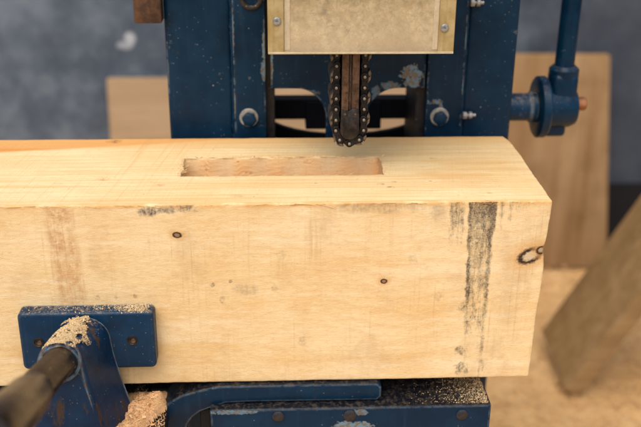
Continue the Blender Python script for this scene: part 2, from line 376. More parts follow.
def mat_wall():
    N = Nodes('weathered grey render')
    P = N.obj
    x, y, z = N.sep(P)
    n1 = N.noise(P, 3.2, 5.0, 0.62); n2 = N.noise(N.vadd(P, (5, 2, 9)), 11.0, 5.0, 0.65); n3 = N.noise(P, 90.0, 4.0, 0.6)
    col = N.mix(N.step(n1, 0.33, 0.66), (0.066, 0.088, 0.118), (0.145, 0.177, 0.215))
    col = N.mix(N.mul(N.step(n2, 0.42, 0.68), 0.70), col, (0.056, 0.068, 0.096))
    col = N.mix(N.mul(N.step(n2, 0.5, 0.32), 0.50), col, (0.185, 0.215, 0.25))
    col = N.mix(N.mul(N.step(n3, 0.5, 0.75), 0.15), col, (0.30, 0.31, 0.33))
    right_tone = N.step(N.add(x, N.mul(N.sub(n2, 0.5), 0.5)), 0.0, 0.45)  # wall colour goes darker towards the right, with a noisy border
    col = N.mix(N.mul(right_tone, 0.75), col, (0.036, 0.042, 0.056))
    # smear of white paint
    def spot(px, pz, sx, sz):
        a = N.mul(N.sub(x, px), 1 / sx); b = N.mul(N.sub(z, pz), 1 / sz)
        return N.add(N.add(N.mul(a, a), N.mul(b, b)), N.mul(N.sub(N.noise(P, 55.0, 3.0, 0.6), 0.5), 1.3))
    sp = N.mx(N.step(spot(-0.541, -0.136, 0.014, 0.016), 1.0, 0.4), N.mul(N.step(spot(-0.552, -0.150, 0.020, 0.010), 1.0, 0.4), 0.7))
    col = N.mix(N.mul(sp, 0.55), col, (0.66, 0.69, 0.72))
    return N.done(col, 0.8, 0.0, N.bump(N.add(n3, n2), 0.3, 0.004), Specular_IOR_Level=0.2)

def mat_floor():
    N = Nodes('ground covered in sawdust')
    P = N.pos
    n1 = N.noise(P, 5.0, 5.0, 0.6); n2 = N.noise(P, 42.0, 5.0, 0.7); n3 = N.noise(P, 260.0, 4.0, 0.7)
    d, c = N.voro(P, 130.0)
    cr, cg, cb = N.sep(c)
    col = N.mix(N.step(n1, 0.35, 0.68), (0.68, 0.40, 0.16), (0.77, 0.49, 0.22))
    col = N.mix(N.mul(N.step(n2, 0.46, 0.68), 0.60), col, (0.42, 0.215, 0.080))
    col = N.mix(N.mul(N.step(cr, 0.55, 1.0), 0.30), col, (0.74, 0.52, 0.29))
    col = N.mix(N.mul(N.step(n3, 0.55, 0.75), 0.35), col, (0.36, 0.19, 0.075))
    h = N.add(N.add(N.mul(n1, 3.0), n2), N.add(N.mul(n3, 0.4), N.mul(d, 0.5)))
    return N.done(col, 0.85, 0.0, N.bump(h, 0.6, 0.010), Specular_IOR_Level=0.15)

def mat_chips(name, cols):
    N = Nodes(name)
    i = N.island
    col = N.ramp(i, [(k / (len(cols) - 1), c) for k, c in enumerate(cols)])
    col = N.mix(N.mul(N.noise(N.pos, 700.0, 2.0, 0.5), 0.3), col, (0.5, 0.27, 0.11))
    return N.done(col, 0.75, 0.0, None, Specular_IOR_Level=0.15, Subsurface_Weight=0.0)

def mat_flat(name, c, rough=0.8, scale=120.0, amp=0.4):
    N = Nodes(name)
    n = N.noise(N.obj, scale, 4.0, 0.6)
    return N.done(N.mix(N.mul(n, amp), c, tuple(v * 2.2 + 0.004 for v in c)), rough, 0.0, N.bump(n, 0.3, 0.0008), Specular_IOR_Level=0.25)

H, D = 0.18, 0.1764
SLOT = (-0.3285, -0.1400, 0.0680, 0.1165)
M = dict(
    timber=mat_timber(D, H, SLOT),
    blue=mat_paint('chipped navy paint', dust=0.36, spots=((-0.0975, 0.055, 0.014, 0.013, 1), (-0.120, 0.0445, 0.012, 0.006, 0.8), (-0.1345, 0.036, 0.006, 0.010, 0.7), (-0.208, 0.0385, 0.016, 0.003, 0.6),
        (-0.2515, 0.085, 0.0022, 0.030, 0.9), (-0.2445, 0.075, 0.0020, 0.034, 0.9), (-0.2525, 0.066, 0.003, 0.016, 0.7), (-0.2835, 0.028, 0.0016, 0.018, 0.8), (-0.2840, 0.105, 0.0025, 0.030, 0.6),
        (-0.0725, 0.0290, 0.010, 0.0035, 0.75), (-0.0665, 0.0240, 0.0022, 0.008, 0.7), (-0.0440, 0.045, 0.0016, 0.012, 0.7), (-0.0440, 0.095, 0.0016, 0.016, 0.6), (-0.3505, 0.06, 0.0012, 0.03, 0.4))),
    clamp=mat_paint('worn navy clamp paint', (0.0016, 0.0195, 0.050), (0.0036, 0.034, 0.080), dust=0.6, wear=1.05, rust=0.15, rough=0.34),
    bracket=mat_paint('rust streaked navy paint', (0.0018, 0.0175, 0.050), (0.0040, 0.031, 0.080), dust=0.6, wear=1.1, rust=1.1, rough=0.38, streak=True),
    bed=mat_paint('scuffed navy bed paint', (0.0011, 0.0145, 0.036), (0.0026, 0.0255, 0.056), dust=0.16, wear=1.0, rust=0.35, grime_up=0.9, spots=((-0.170, -0.222, 0.024, 0.007, 0.8), (-0.165, -0.206, 0.010, 0.004, 0.6), (-0.28, -0.2035, 0.03, 0.0025, 0.6)), rough=0.42),
    smooth=mat_paint('cleaner navy paint', (0.0011, 0.0165, 0.041), (0.0026, 0.0275, 0.060), dust=0.25, wear=0.45, rust=0.15, rough=0.32),
    rust=mat_metal('rusty steel', (0.055, 0.030, 0.020), (0.16, 0.075, 0.035), 0.35, 0.65, 140.0, 0.5),
    rod=mat_metal('greasy brown steel', (0.006, 0.004, 0.0035), (0.034, 0.018, 0.013), 0.3, 0.30, 60.0, 0.4, 0.25),
    bar=mat_metal('heat browned bar steel', (0.050, 0.030, 0.022), (0.17, 0.105, 0.075), 0.55, 0.45, 260.0, 0.25, 0.25),
    nose=mat_metal('black oily steel', (0.012, 0.010, 0.010), (0.05, 0.036, 0.028), 0.5, 0.42, 240.0, 0.4, 0.4),
    chain=mat_metal('dark oiled chain steel', (0.010, 0.010, 0.011), (0.032, 0.028, 0.027), 0.65, 0.36, 300.0, 0.3, 0.35),
    tooth=mat_metal('worn cutter steel', (0.06, 0.045, 0.035), (0.22, 0.17, 0.13), 0.7, 0.4, 300.0, 0.3, 0.3),
    pin=mat_metal('rivet steel', (0.10, 0.075, 0.055), (0.40, 0.33, 0.26), 0.3, 0.5, 420.0, 0.3, 0.5),
    washer=mat_metal('dull zinc', (0.24, 0.22, 0.19), (0.52, 0.48, 0.42), 0.45, 0.5, 260.0, 0.3, 0.3),
    screw=mat_metal('grey screw steel', (0.18, 0.17, 0.16), (0.36, 0.34, 0.31), 0.3, 0.45, 260.0, 0.2),
    orange=mat_metal('orange rusted bolt', (0.20, 0.07, 0.025), (0.36, 0.14, 0.05), 0.2, 0.6, 200.0, 0.4),
    boltrust=mat_metal('rusty painted bolt', (0.003, 0.010, 0.022), (0.038, 0.024, 0.018), 0.1, 0.6, 260.0, 0.5, 0.3),
    cream=mat_metal('dusty cream edge', (0.46, 0.36, 0.20), (0.60, 0.49, 0.31), 0.0, 0.5, 160.0, 0.3, 0.2),
    dark=mat_flat('sooty black steel', (0.006, 0.006, 0.008), 0.6),
    gap=mat_metal('grimy slide rail', (0.012, 0.011, 0.011), (0.05, 0.036, 0.028), 0.3, 0.6, 120.0, 0.4, 0.5),
    guard=mat_guard(), tape=mat_tape(),
    board_pale=mat_board('pale dusty board', (0.34, 0.225, 0.125), (0.42, 0.29, 0.17), (0.24, 0.15, 0.08), 'x', 0.8, 0.25),
    board_brown=mat_board('brown old board', (0.27, 0.155, 0.066), (0.37, 0.235, 0.115), (0.15, 0.078, 0.030), 'z', 0.35, 0.6),
    plank=mat_board('weathered plank', (0.28, 0.170, 0.070), (0.37, 0.235, 0.105), (0.17, 0.098, 0.038), 'x', 0.7, 0.35),
    wall=mat_wall(), plinth=mat_flat('black bitumen', (0.006, 0.0065, 0.008), 0.75, 40.0),
    floor=mat_floor(),
    dust=mat_chips('fresh sawdust', [(0.72, 0.41, 0.18), (0.84, 0.55, 0.28), (0.78, 0.46, 0.21), (0.86, 0.60, 0.34), (0.72, 0.35, 0.14)]),
    finedust=mat_chips('fine pale sawdust', [(0.54, 0.39, 0.20), (0.74, 0.57, 0.33), (0.64, 0.47, 0.25), (0.78, 0.63, 0.39)]),
    chips=mat_chips('trodden wood chips', [(0.50, 0.27, 0.10), (0.62, 0.37, 0.155), (0.72, 0.46, 0.21), (0.56, 0.31, 0.12), (0.66, 0.40, 0.17)]),
)

# ------------------------------------------------------------------ object helpers
ORIGIN = {}
def tag(o, label=None, cat=None, group=None, kind=None):
    for k, v in (('label', label), ('category', cat), ('group', group), ('kind', kind)):
        if v: o[k] = v
    return o
def thing(name, loc, label, cat, group=None):
    o = bpy.data.objects.new(name, None); COL.objects.link(o)
    o.location = loc; o.empty_display_size = 0.02
    ORIGIN[o.name] = Vector(loc)
    return tag(o, label, cat, group)
def wo(o):
    return ORIGIN.get(o.name, Vector((0, 0, 0)))
def obj(name, bm, mat, parent=None, loc=None, smooth=35.0, label=None):
    """bm in world coordinates -> one mesh object with its origin at loc (default: centre of bounds)"""
    if loc is None:
        vs = [v.co for v in bm.verts]
        lo = Vector([min(v[i] for v in vs) for i in range(3)]); hi = Vector([max(v[i] for v in vs) for i in range(3)])
        loc = (lo + hi) / 2
    loc = Vector(loc)
    bmesh.ops.translate(bm, verts=bm.verts, vec=-loc)
    me = bpy.data.meshes.new(name); bm.to_mesh(me); bm.free()
    for p in me.polygons: p.use_smooth = True
    me.set_sharp_from_angle(angle=R(smooth))
    mats = mat if isinstance(mat, (list, tuple)) else [mat]
    for m_ in mats: me.materials.append(m_)
    o = bpy.data.objects.new(name, me); COL.objects.link(o)
    if parent is not None:
        o.parent = parent
        o.location = loc - wo(parent)
    else:
        o.location = loc
    ORIGIN[o.name] = loc
    if label: o['label'] = label
    return o
def copy_part(o, parent, worldloc, rot=None):
    c = o.copy(); COL.objects.link(c); c.parent = parent
    c.location = Vector(worldloc) - wo(parent)
    if rot is not None: c.rotation_euler = rot
    ORIGIN[c.name] = Vector(worldloc)
    return c

def bevel(bm, w, seg=2, ang=30):
    if w <= 0: return bm
    bm.normal_update()
    es = [e for e in bm.edges if len(e.link_faces) == 2 and e.calc_face_angle(0) > R(ang)]
    bmesh.ops.bevel(bm, geom=es, offset=w, segments=seg, affect='EDGES', profile=0.5, clamp_overlap=True)
    return bm
def box(x0, x1, y0, y1, z0, z1, bev=0.0015, seg=2):
    bm = bmesh.new()
    bmesh.ops.create_cube(bm, size=1)
    for v in bm.verts:
        v.co = Vector(((x0 + x1) / 2 + v.co.x * (x1 - x0), (y0 + y1) / 2 + v.co.y * (y1 - y0), (z0 + z1) / 2 + v.co.z * (z1 - z0)))
    return bevel(bm, bev, seg)
def merge(*bms):
    out = bmesh.new()
    for b in bms:
        me = bpy.data.meshes.new('tmp'); b.to_mesh(me); b.free()
        out.from_mesh(me); bpy.data.meshes.remove(me)
    return out
def prism(poly, a0, a1, axis='y', bev=0.001, seg=2):
    """extrude a 2-D outline (counter-clockwise seen along +axis or not: normals are fixed) along axis"""
    bm = bmesh.new()
    def P3(u, v, w):
        return {'y': (u, w, v), 'x': (w, u, v), 'z': (u, v, w)}[axis]
    a = [bm.verts.new(P3(u, v, a0)) for u, v in poly]
    b = [bm.verts.new(P3(u, v, a1)) for u, v in poly]
    bm.faces.new(a); bm.faces.new(list(reversed(b)))
    n = len(poly)
    for i in range(n):
        bm.faces.new((a[(i + 1) % n], a[i], b[i], b[(i + 1) % n]))
    bmesh.ops.recalc_face_normals(bm, faces=bm.faces)
    return bevel(bm, bev, seg)
def arc(cx, cy, r, a0, a1, n, ry=None):
    ry = r if ry is None else ry
    return [(cx + r * math.cos(R(a0 + (a1 - a0) * i / n)), cy + ry * math.sin(R(a0 + (a1 - a0) * i / n))) for i in range(n + 1)]
def lathe(profile, axis_p, axis_d, seg=32, wob=0.0):
    """profile: (distance along axis, radius)"""
    d = Vector(axis_d).normalized(); p = Vector(axis_p)
    u = d.orthogonal().normalized(); w = d.cross(u)
    bm = bmesh.new(); rings = []
    for t, r in profile:
        if r < 1e-6:
            rings.append([bm.verts.new(p + d * t)]); continue
        rings.append([bm.verts.new(p + d * t + (u * math.cos(2 * PI * k / seg) + w * math.sin(2 * PI * k / seg)) *
                      r * (1 + wob * (noise.noise(Vector((k * .7, t * 90, 3))))) ) for k in range(seg)])
    for A, B in zip(rings, rings[1:]):
        for k in range(seg):
            k2 = (k + 1) % seg
            if len(A) == 1 and len(B) == 1: continue
            if len(A) == 1: bm.faces.new((A[0], B[k2], B[k]))
            elif len(B) == 1: bm.faces.new((A[k], A[k2], B[0]))
            else: bm.faces.new((A[k], A[k2], B[k2], B[k]))
    for Rg in (rings[0], rings[-1]):
        if len(Rg) > 2: bm.faces.new(Rg)
    bmesh.ops.recalc_face_normals(bm, faces=bm.faces)
    return bm
def hexbolt(p, d, r, h, rot=0.0):
    d = Vector(d).normalized(); u = d.orthogonal().normalized(); w = d.cross(u)
    bm = bmesh.new(); rings = []
    for t, k in ((0, 1.0), (h * 0.8, 1.0), (h, 0.86)):
        rings.append([bm.verts.new(Vector(p) + d * t + (u * math.cos(rot + i * PI / 3) + w * math.sin(rot + i * PI / 3)) * r * k) for i in range(6)])
    for A, B in zip(rings, rings[1:]):
        for i in range(6): bm.faces.new((A[i], A[(i + 1) % 6], B[(i + 1) % 6], B[i]))
    bm.faces.new(rings[0]); bm.faces.new(rings[-1])
    bmesh.ops.recalc_face_normals(bm, faces=bm.faces)
    return bevel(bm, r * 0.06, 1, 20)

def flakes(spots, smin, smax, curl=0.5, long=1.0):
    """spots: (position, normal); small folded chips"""
    bm = bmesh.new()
    for p, n in spots:
        n = (Vector(n) + Vector((random.gauss(0, curl), random.gauss(0, curl), random.gauss(0, curl)))).normalized()
        u = n.orthogonal().normalized()
        u.rotate(Matrix.Rotation(random.random() * 2 * PI, 3, n))
        w = n.cross(u)
        s = random.uniform(smin, smax) * (0.6 + 0.8 * random.random() ** 2)
        l = s * random.uniform(0.9, 1.0 + long); b = s * random.uniform(0.45, 0.9)
        k = random.uniform(-0.3, 0.5) * s
        vs = [Vector(p) + u * (-l / 2) + w * (-b / 2) * random.uniform(.5, 1), Vector(p) + w * (-b / 2) + n * k, Vector(p) + u * (l / 2) + w * (-b / 2) * random.uniform(.4, 1),
              Vector(p) + u * (l / 2) + w * (b / 2) * random.uniform(.4, 1), Vector(p) + w * (b / 2) + n * k * 1.1, Vector(p) + u * (-l / 2) + w * (b / 2) * random.uniform(.5, 1)]
        V = [bm.verts.new(v) for v in vs]
        bm.faces.new((V[0], V[1], V[4], V[5])); bm.faces.new((V[1], V[2], V[3], V[4]))
    return bm

# ------------------------------------------------------------------ the timber
def build_timber():
    def coords(lo, hi, step, extra):
        n = max(1, round((hi - lo) / step)); c = [lo + (hi - lo) * i / n for i in range(n + 1)]
        for e in extra:
            c = [v for v in c if abs(v - e) > step * 0.35 or v in (lo, hi)]
        c += list(extra)
        return sorted(set(round(v, 6) for v in c))
    near = (0.0006, 0.0013, 0.0022, 0.0036)
    xs = [-1.6 + 0.05 * i for i in range(20)] + coords(-0.6, 0.0, 0.0035, [SLOT[0], SLOT[1], SLOT[0] - 0.001, SLOT[1] + 0.001, -0.0006, -0.0013, -0.0022, -0.0036, 0.0])
    ys = coords(0.0, D, 0.0045, [0.0, D, SLOT[2], SLOT[3], SLOT[2] - 0.001, SLOT[3] + 0.001] + list(near) + [D - e for e in near])
    zs = coords(-H, 0.0, 0.0045, [-H, 0.0] + [-e for e in near] + [-H + e for e in near])
    bm = bmesh.new(); cache = {}
    def V(x, y, z):
        k = (round(x, 6), round(y, 6), round(z, 6))
        if k not in cache: cache[k] = bm.verts.new(k)
        return cache[k]
    def quad(a, b, c, d): bm.faces.new((V(*a), V(*b), V(*c), V(*d)))
    e = 1e-5
    for i in range(len(xs) - 1):
        for j in range(len(ys) - 1):
            x0, x1, y0, y1 = xs[i], xs[i + 1], ys[j], ys[j + 1]
            if not (x0 > SLOT[0] - e and x1 < SLOT[1] + e and y0 > SLOT[2] - e and y1 < SLOT[3] + e):
                quad((x0, y0, 0), (x1, y0, 0), (x1, y1, 0), (x0, y1, 0))
            quad((x0, y0, -H), (x0, y1, -H), (x1, y1, -H), (x1, y0, -H))
        for k in range(len(zs) - 1):
            z0, z1 = zs[k], zs[k + 1]
            quad((xs[i], 0, z0), (xs[i + 1], 0, z0), (xs[i + 1], 0, z1), (xs[i], 0, z1))
            quad((xs[i], D, z0), (xs[i], D, z1), (xs[i + 1], D, z1), (xs[i + 1], D, z0))
    for j in range(len(ys) - 1):
        for k in range(len(zs) - 1):
            for xe in (xs[0], xs[-1]):
                quad((xe, ys[j], zs[k]), (xe, ys[j + 1], zs[k]), (xe, ys[j + 1], zs[k + 1]), (xe, ys[j], zs[k + 1]))
    sx = [v for v in xs if SLOT[0] - e <= v <= SLOT[1] + e]; sy = [v for v in ys if SLOT[2] - e <= v <= SLOT[3] + e]
    szs = [0, -0.0008, -0.002, -0.004] + [-0.008 - 0.004 * i for i in range(27)]
    for k in range(len(szs) - 1):
        a, b = szs[k], szs[k + 1]
        for i in range(len(sx) - 1):
            for yy in (SLOT[2], SLOT[3]): quad((sx[i], yy, a), (sx[i + 1], yy, a), (sx[i + 1], yy, b), (sx[i], yy, b))
        for j in range(len(sy) - 1):
            for xx in (SLOT[0], SLOT[1]): quad((xx, sy[j], a), (xx, sy[j + 1], a), (xx, sy[j + 1], b), (xx, sy[j], b))
    zb = szs[-1]
    for i in range(len(sx) - 1):
        for j in range(len(sy) - 1):
            quad((sx[i], sy[j], zb), (sx[i + 1], sy[j], zb), (sx[i + 1], sy[j + 1], zb), (sx[i], sy[j + 1], zb))
    bmesh.ops.recalc_face_normals(bm, faces=bm.faces)
    nz = lambda x, y, z: noise.noise(Vector((x, y, z)))
    for v in bm.verts:
        x, y, z = v.co
        inslot = SLOT[0] - .0002 <= x <= SLOT[1] + .0002 and SLOT[2] - .0002 <= y <= SLOT[3] + .0002
        if inslot:
            onrim = z > -0.0005
            amp = 0.0009 if onrim else 0.0006
            ax = abs(x - SLOT[0]) < 1e-4 or abs(x - SLOT[1]) < 1e-4
            ay = abs(y - SLOT[2]) < 1e-4 or abs(y - SLOT[3]) < 1e-4
            if ay: v.co.y += amp * (nz(x * 60, z * 30, y * 90) + 0.7 * nz(x * 300, z * 160, 2))
            if ax: v.co.x += amp * 2.2 * (nz(y * 120, z * 60, x * 30) + 0.8 * nz(y * 400, z * 300, 5))
            if onrim: v.co.z -= 0.0004 + 0.0007 * abs(nz(x * 260, y * 260, 1))
            # the chain came down in three plunges: slight scallops along the far wall
            if abs(y - SLOT[3]) < 1e-4 and z < -.0005: v.co.y += 0.0006 * math.sin(x * 190)
            continue
        r = 0.0014 + 0.0012 * max(0, nz(x * 25, y * 25, z * 25 + 4)) + 0.0009 * abs(nz(x * 130, y * 130, z * 130))
        if y < 0.01 and z > -0.01: r += 0.0012 * max(0, nz(x * 38, 7, 1)) + 0.0018 * max(0, nz(x * 90, 3, 3) - .1)
        lo = Vector((-1.6 + r, r, -H + r)); hi = Vector((-r, D - r, -r))
        if z > -0.01 and y > D - 0.03: hi.x = -r
        q = Vector((min(max(x, lo.x), hi.x), min(max(y, lo.y), hi.y), min(max(z, lo.z), hi.z)))
        off = v.co - q
        if off.length > r: v.co = q + off.normalized() * r
        # surface life
        n3 = Vector((nz(x * 45, y * 45, z * 45), nz(x * 45 + 9, y * 45, z * 45), nz(x * 45, y * 45 + 5, z * 45)))
        if z > -H + 0.004: v.co += n3 * 0.00025
        # sawn end: skewed a little, rough, dished at the knot
        t = max(0.0, min(1.0, (x + 0.05) / 0.05))
        v.co.x += t * (0.0045 * z / H + 0.0007 * nz(y * 22, z * 22, 6) + 0.0005 * nz(y * 160, z * 160, 2))
        if y < 0.04:
            g = math.exp(-((z + 0.047) / 0.008) ** 2) * math.exp(-(y / 0.02) ** 2)
            v.co.x -= t * 0.0024 * g
            g2 = math.exp(-((z + 0.030) / 0.010) ** 2) * math.exp(-(y / 0.02) ** 2)
            v.co.x -= t * 0.0006 * g2
            g3 = math.exp(-((z + 0.085) / 0.02) ** 2)
            v.co.x += t * 0.0006 * g3
        # far top corner knocked off
        c = max(0.0, (y - (D - 0.022)) / 0.022) * max(0.0, (z + 0.02) / 0.02)
        v.co.x -= t * 0.0045 * c ** 1.4
    # torn splinters along the front arris and round the mortise
    def sliver(p, d, l, w, lift):
        d = Vector(d).normalized(); s = d.cross(Vector((0, 0.3, 1))).normalized()
        prev = None
        for i in range(5):
            f = i / 4
            c = Vector(p) + d * l * f + Vector((0, -lift * f * f * 0.6, lift * f * f))
            hw = w * (1 - f * 0.85)
            a, b = bm.verts.new(c + s * hw), bm.verts.new(c - s * hw + Vector((0, 0, 0.0002)))
            if prev: bm.faces.new((prev[0], a, b, prev[1]))
            prev = (a, b)
    for _ in range(150):
        x = random.uniform(-0.58, -0.006); l = random.choice((0.003, 0.004, 0.006, 0.010)) * random.uniform(.6, 1.2)
        sgn = random.choice((-1, 1))
        sliver((x, 0.0012 * random.random(), -0.0008 - 0.0016 * random.random()), (sgn, -0.12 * random.random(), random.uniform(-0.35, 0.12)), l, random.uniform(.0002, .0006), random.uniform(-.001, .0012))
    for _ in range(34):
        x = random.uniform(-0.56, -0.02); l = random.uniform(.009, .020)
        sliver((x, 0.0004, -0.0006 - 0.001 * random.random()), (random.choice((-1, 1)), -0.10 * random.random(), random.uniform(-0.22, 0.02)), l, random.uniform(.0004, .0010), random.uniform(-.0015, .0008))
    for _ in range(90):
        yy = random.choice((SLOT[2] - .0004, SLOT[3] + .0004, SLOT[3] + .0004)); x = random.uniform(SLOT[0], SLOT[1])
        sliver((x, yy, -0.0003), (random.choice((-1, 1)), random.uniform(-.25, .25), random.uniform(0, .25)), random.uniform(.002, .007), random.uniform(.0002, .0005), random.uniform(0, .0015))
    for _ in range(70):
        xx = random.choice((SLOT[0], SLOT[1])); yy = random.uniform(SLOT[2], SLOT[3])
        sliver((xx, yy, -0.001), (random.choice((-1, 1)), random.uniform(-.4, .4), random.uniform(-.1, .5)), random.uniform(.002, .006), random.uniform(.0003, .0007), random.uniform(0, .0015))
    o = obj('timber_beam', bm, M['timber'], None, (0, 0, 0), smooth=50)
    tag(o, 'thick pale timber beam with a long mortise in its top and a black smear on its face', 'timber')
build_timber()

# ------------------------------------------------------------------ the mortising machine
mach = thing('chain_mortiser', (-0.17, 0.28, -0.65), 'navy blue chain mortising machine standing behind and under the timber beam', 'machine')
B = M['blue']
YF = 0.206
def column(x0, x1, px0, px1, inner):
    # outer hollow post with rounded corners
    obj('post', box(x0, x1, YF, 0.36, -0.65, 0.62, 0.006, 4), B, mach, (0, 0, 0))
column(-0.3520, -0.2840, 0, 0, 1)
column(-0.0435, 0.0100, 0, 0, -1)
for (a, b) in ((-0.2835, -0.2505), (-0.0825, -0.0440)):
    obj('front_plate', box(a, b, YF - 0.0022, YF + 0.010, -0.36, 0.62, 0.0012, 2), B, mach, (0, 0, 0))
# weld beads where posts meet plates
def weld(x):
    bm = bmesh.new(); prev = None; n = 260
    for i in range(n + 1):
        z = -0.02 + 0.40 * i / n
        w = 0.0011 + 0.0005 * noise.noise(Vector((x * 9, z * 160, 1))); hgt = 0.0011 + 0.0006 * noise.noise(Vector((x, z * 300, 4)))
        cx = x + 0.0006 * noise.noise(Vector((4, z * 60, x)))
        row = [bm.verts.new((cx + w * 1.6 * math.cos(a), YF + 0.0003 - hgt * 1.8 * math.sin(a), z)) for a in (PI, PI * .75, PI * .5, PI * .25, 0)]
        if prev:
            for k in range(4): bm.faces.new((prev[k], prev[k + 1], row[k + 1], row[k]))
        prev = row
    bmesh.ops.recalc_face_normals(bm, faces=bm.faces)
    return bm
for x in (-0.2842, -0.0438):
    obj('weld_seam', weld(x), M['smooth'], mach, smooth=80)
# slide rails in the gaps
for (a, b) in ((-0.2530, -0.2412), (-0.0912, -0.0795)):
    obj('slide_rail', box(a, b, YF + 0.012, 0.30, -0.15, 0.60, 0.001, 1), M['gap'], mach)
# centre apron with two rounded openings at its foot
ol, oi = -0.2452, -0.1872
orr, oir = -0.0838, -0.1452
zt = 0.0425
poly = [(ol, 0.60), (ol, zt), (-0.2180, zt)] + arc(-0.2180, 0.0085, 0.0308, 90, 4, 10, 0.034)[1:] + [(oi, -0.12), (oir, -0.12)] + \
       arc(-0.1120, 0.0085, 0.0332, 176, 90, 10, 0.034) + [(orr, zt), (orr, 0.60)]
obj('apron', prism(poly, YF + 0.003, YF + 0.013, 'y', 0.0010, 2), B, mach, (0, 0, 0))
# dark works seen through the openings
works = merge(box(-0.262, -0.072, 0.290, 0.310, -0.0168, 0.0068, 0.001, 1),
              box(-0.2065, -0.120, 0.286, 0.318, -0.0275, 0.0045, 0.001, 1))
obj('cross_bar', works, M['dark'], mach)
bowl = [(-0.262, -0.30), (-0.262, -0.0165)] + [(-0.160 + 0.094 * math.cos(R(a)), -0.0140 + 0.029 * math.sin(R(a))) for a in range(184, 357, 12)] + [(-0.058, -0.0165), (-0.058, -0.30)]
obj('back_plate', prism(bowl, 0.312, 0.320, 'y', 0.0005, 1), M['dark'], mach)

# bolts on the plates
for i, (x, z) in enumerate(((-0.2685, 0.0133), (-0.0676, 0.0131))):
    w = obj('washer', lathe([(0, 0.0098), (0.0012, 0.0100), (0.0020, 0.0094), (0.0021, 0.004)], (x, YF - 0.0022, z), (0, -1, 0), 32, 0.01), M['washer'], mach)
    b = obj('bolt', merge(hexbolt((x + 0.0004, YF - 0.0042, z - 0.0008), (0, -1, 0), 0.0078, 0.0062, R(6 + 22 * i))), M['smooth'], mach)
for z in (0.0156, 0.1335):
    b = obj('set_screw', merge(hexbolt((-0.0436, YF - 0.0065, z), (1, 0, 0), 0.0042, 0.0045, 0.2), lathe([(0, 0.0018), (0.010, 0.0018)], (-0.0400, YF - 0.0065, z), (1, 0, 0), 12),
                    hexbolt((-0.0375, YF - 0.0065, z), (1, 0, 0), 0.0040, 0.0040, 0.5)), M['screw'], mach)
# rusty lug left of the post, ring on the plate
obj('rusty_lug', box(-0.3800, -0.3525, 0.196, 0.216, 0.1136, 0.205, 0.002, 2), M['rust'], mach, label='rusty dark steel lug')
bm = bmesh.new()
segs, ms = 40, 10
ring = []
for i in range(segs):
    a = 2 * PI * i / segs
    ring.append([bm.verts.new((-0.2637 + (0.0092 + 0.0026 * math.cos(t)) * math.cos(a), YF - 0.0030 + 0.0026 * math.sin(t), 0.1370 + (0.0092 + 0.0026 * math.cos(t)) * math.sin(a))) for t in [2 * PI * k / ms for k in range(ms)]])
for i in range(segs):
    for k in range(ms):
        bm.faces.new((ring[i][k], ring[(i + 1) % segs][k], ring[(i + 1) % segs][(k + 1) % ms], ring[i][(k + 1) % ms]))
bmesh.ops.recalc_face_normals(bm, faces=bm.faces)
obj('lifting_ring', bm, M['gap'], mach)

# guard: frosted sheet, yellowed side strips, screws, folded sides back to the apron
G0, G1, GZ = -0.2464, -0.0864, 0.1198
guard = obj('guard', box(G0 + 0.001, G1 - 0.001, 0.0500, 0.0540, GZ, 0.36, 0.0008, 2), M['guard'], mach, (0, 0, 0))
for (a, b) in ((G0, G0 + 0.0138), (G1 - 0.0136, G1)):
    obj('edge_strip', box(a, b, 0.0478, 0.0498, GZ - 0.0008, 0.36, 0.0005, 1), M['tape'], guard)
for (a, b) in ((G0 + 0.0141, G0 + 0.0190), (G1 - 0.0185, G1 - 0.0139)):
    obj('inner_strip', box(a, b, 0.0496, 0.0500, GZ + 0.0020, 0.36, 0.0001, 1), M['guard'], guard)
obj('bottom_lip', box(G0 + 0.0002, G1 - 0.0002, 0.0470, 0.0477, GZ - 0.0010, GZ + 0.0008, 0.0002, 1), M['cream'], guard)
for (x, z) in ((-0.2384, 0.1470), (-0.0954, 0.1410)):
    s = merge(lathe([(0, 0.0037), (0.0009, 0.0035), (0.0017, 0.0026), (0.0018, 0.0012), (0.0010, 0.0010), (0.0010, 0.0)], (x, 0.0478, z), (0, -1, 0), 24))
    obj('screw', s, M['screw'], guard)
for (a, b) in ((G0 + 0.0005, G0 + 0.0025), (G1 - 0.0025, G1 - 0.0005)):
    obj('side_sheet', box(a, b, 0.0545, YF + 0.002, GZ + 0.03, 0.36, 0.0004, 1), M['blue'], guard)
obj('top_sheet', box(G0, G1, 0.048, YF + 0.002, 0.3605, 0.3625, 0.0004, 1), M['blue'], guard)

# guide bar and chain
XC, ZC, RC = -0.1728, 0.0412, 0.0128
def bar_rail(x0, x1):
    return box(x0, x1, 0.0735, 0.1085, 0.0570, 0.34, 0.0008, 2)
gb = obj('guide_bar', merge(box(XC - 0.0078, XC + 0.0078, 0.0775, 0.1045, 0.050, 0.34, 0.0005, 1), bar_rail(XC - 0.0080, XC - 0.0016), bar_rail(XC + 0.0014, XC + 0.0080)), M['bar'], mach)
nose = [(XC - 0.0082, 0.0610)] + arc(XC, ZC, 0.0088, 180, 360, 16) + [(XC + 0.0082, 0.0610), (XC + 0.003, 0.0625), (XC - 0.002, 0.0595)]
obj('bar_nose', prism(nose, 0.0725, 0.1095, 'y', 0.0006, 2), M['nose'], gb)
for dx in (-0.0046, 0.0048):
    obj('rivet', lathe([(0, 0.0014), (0.0008, 0.0012), (0.0011, 0.0)], (XC + dx, 0.0725, 0.0572), (0, -1, 0), 14), M['rust'], gb)
obj('oil_strip', box(XC - 0.0006, XC + 0.0002, 0.0762, 0.0772, 0.060, 0.30, 0.0001, 1), M['tooth'], gb)

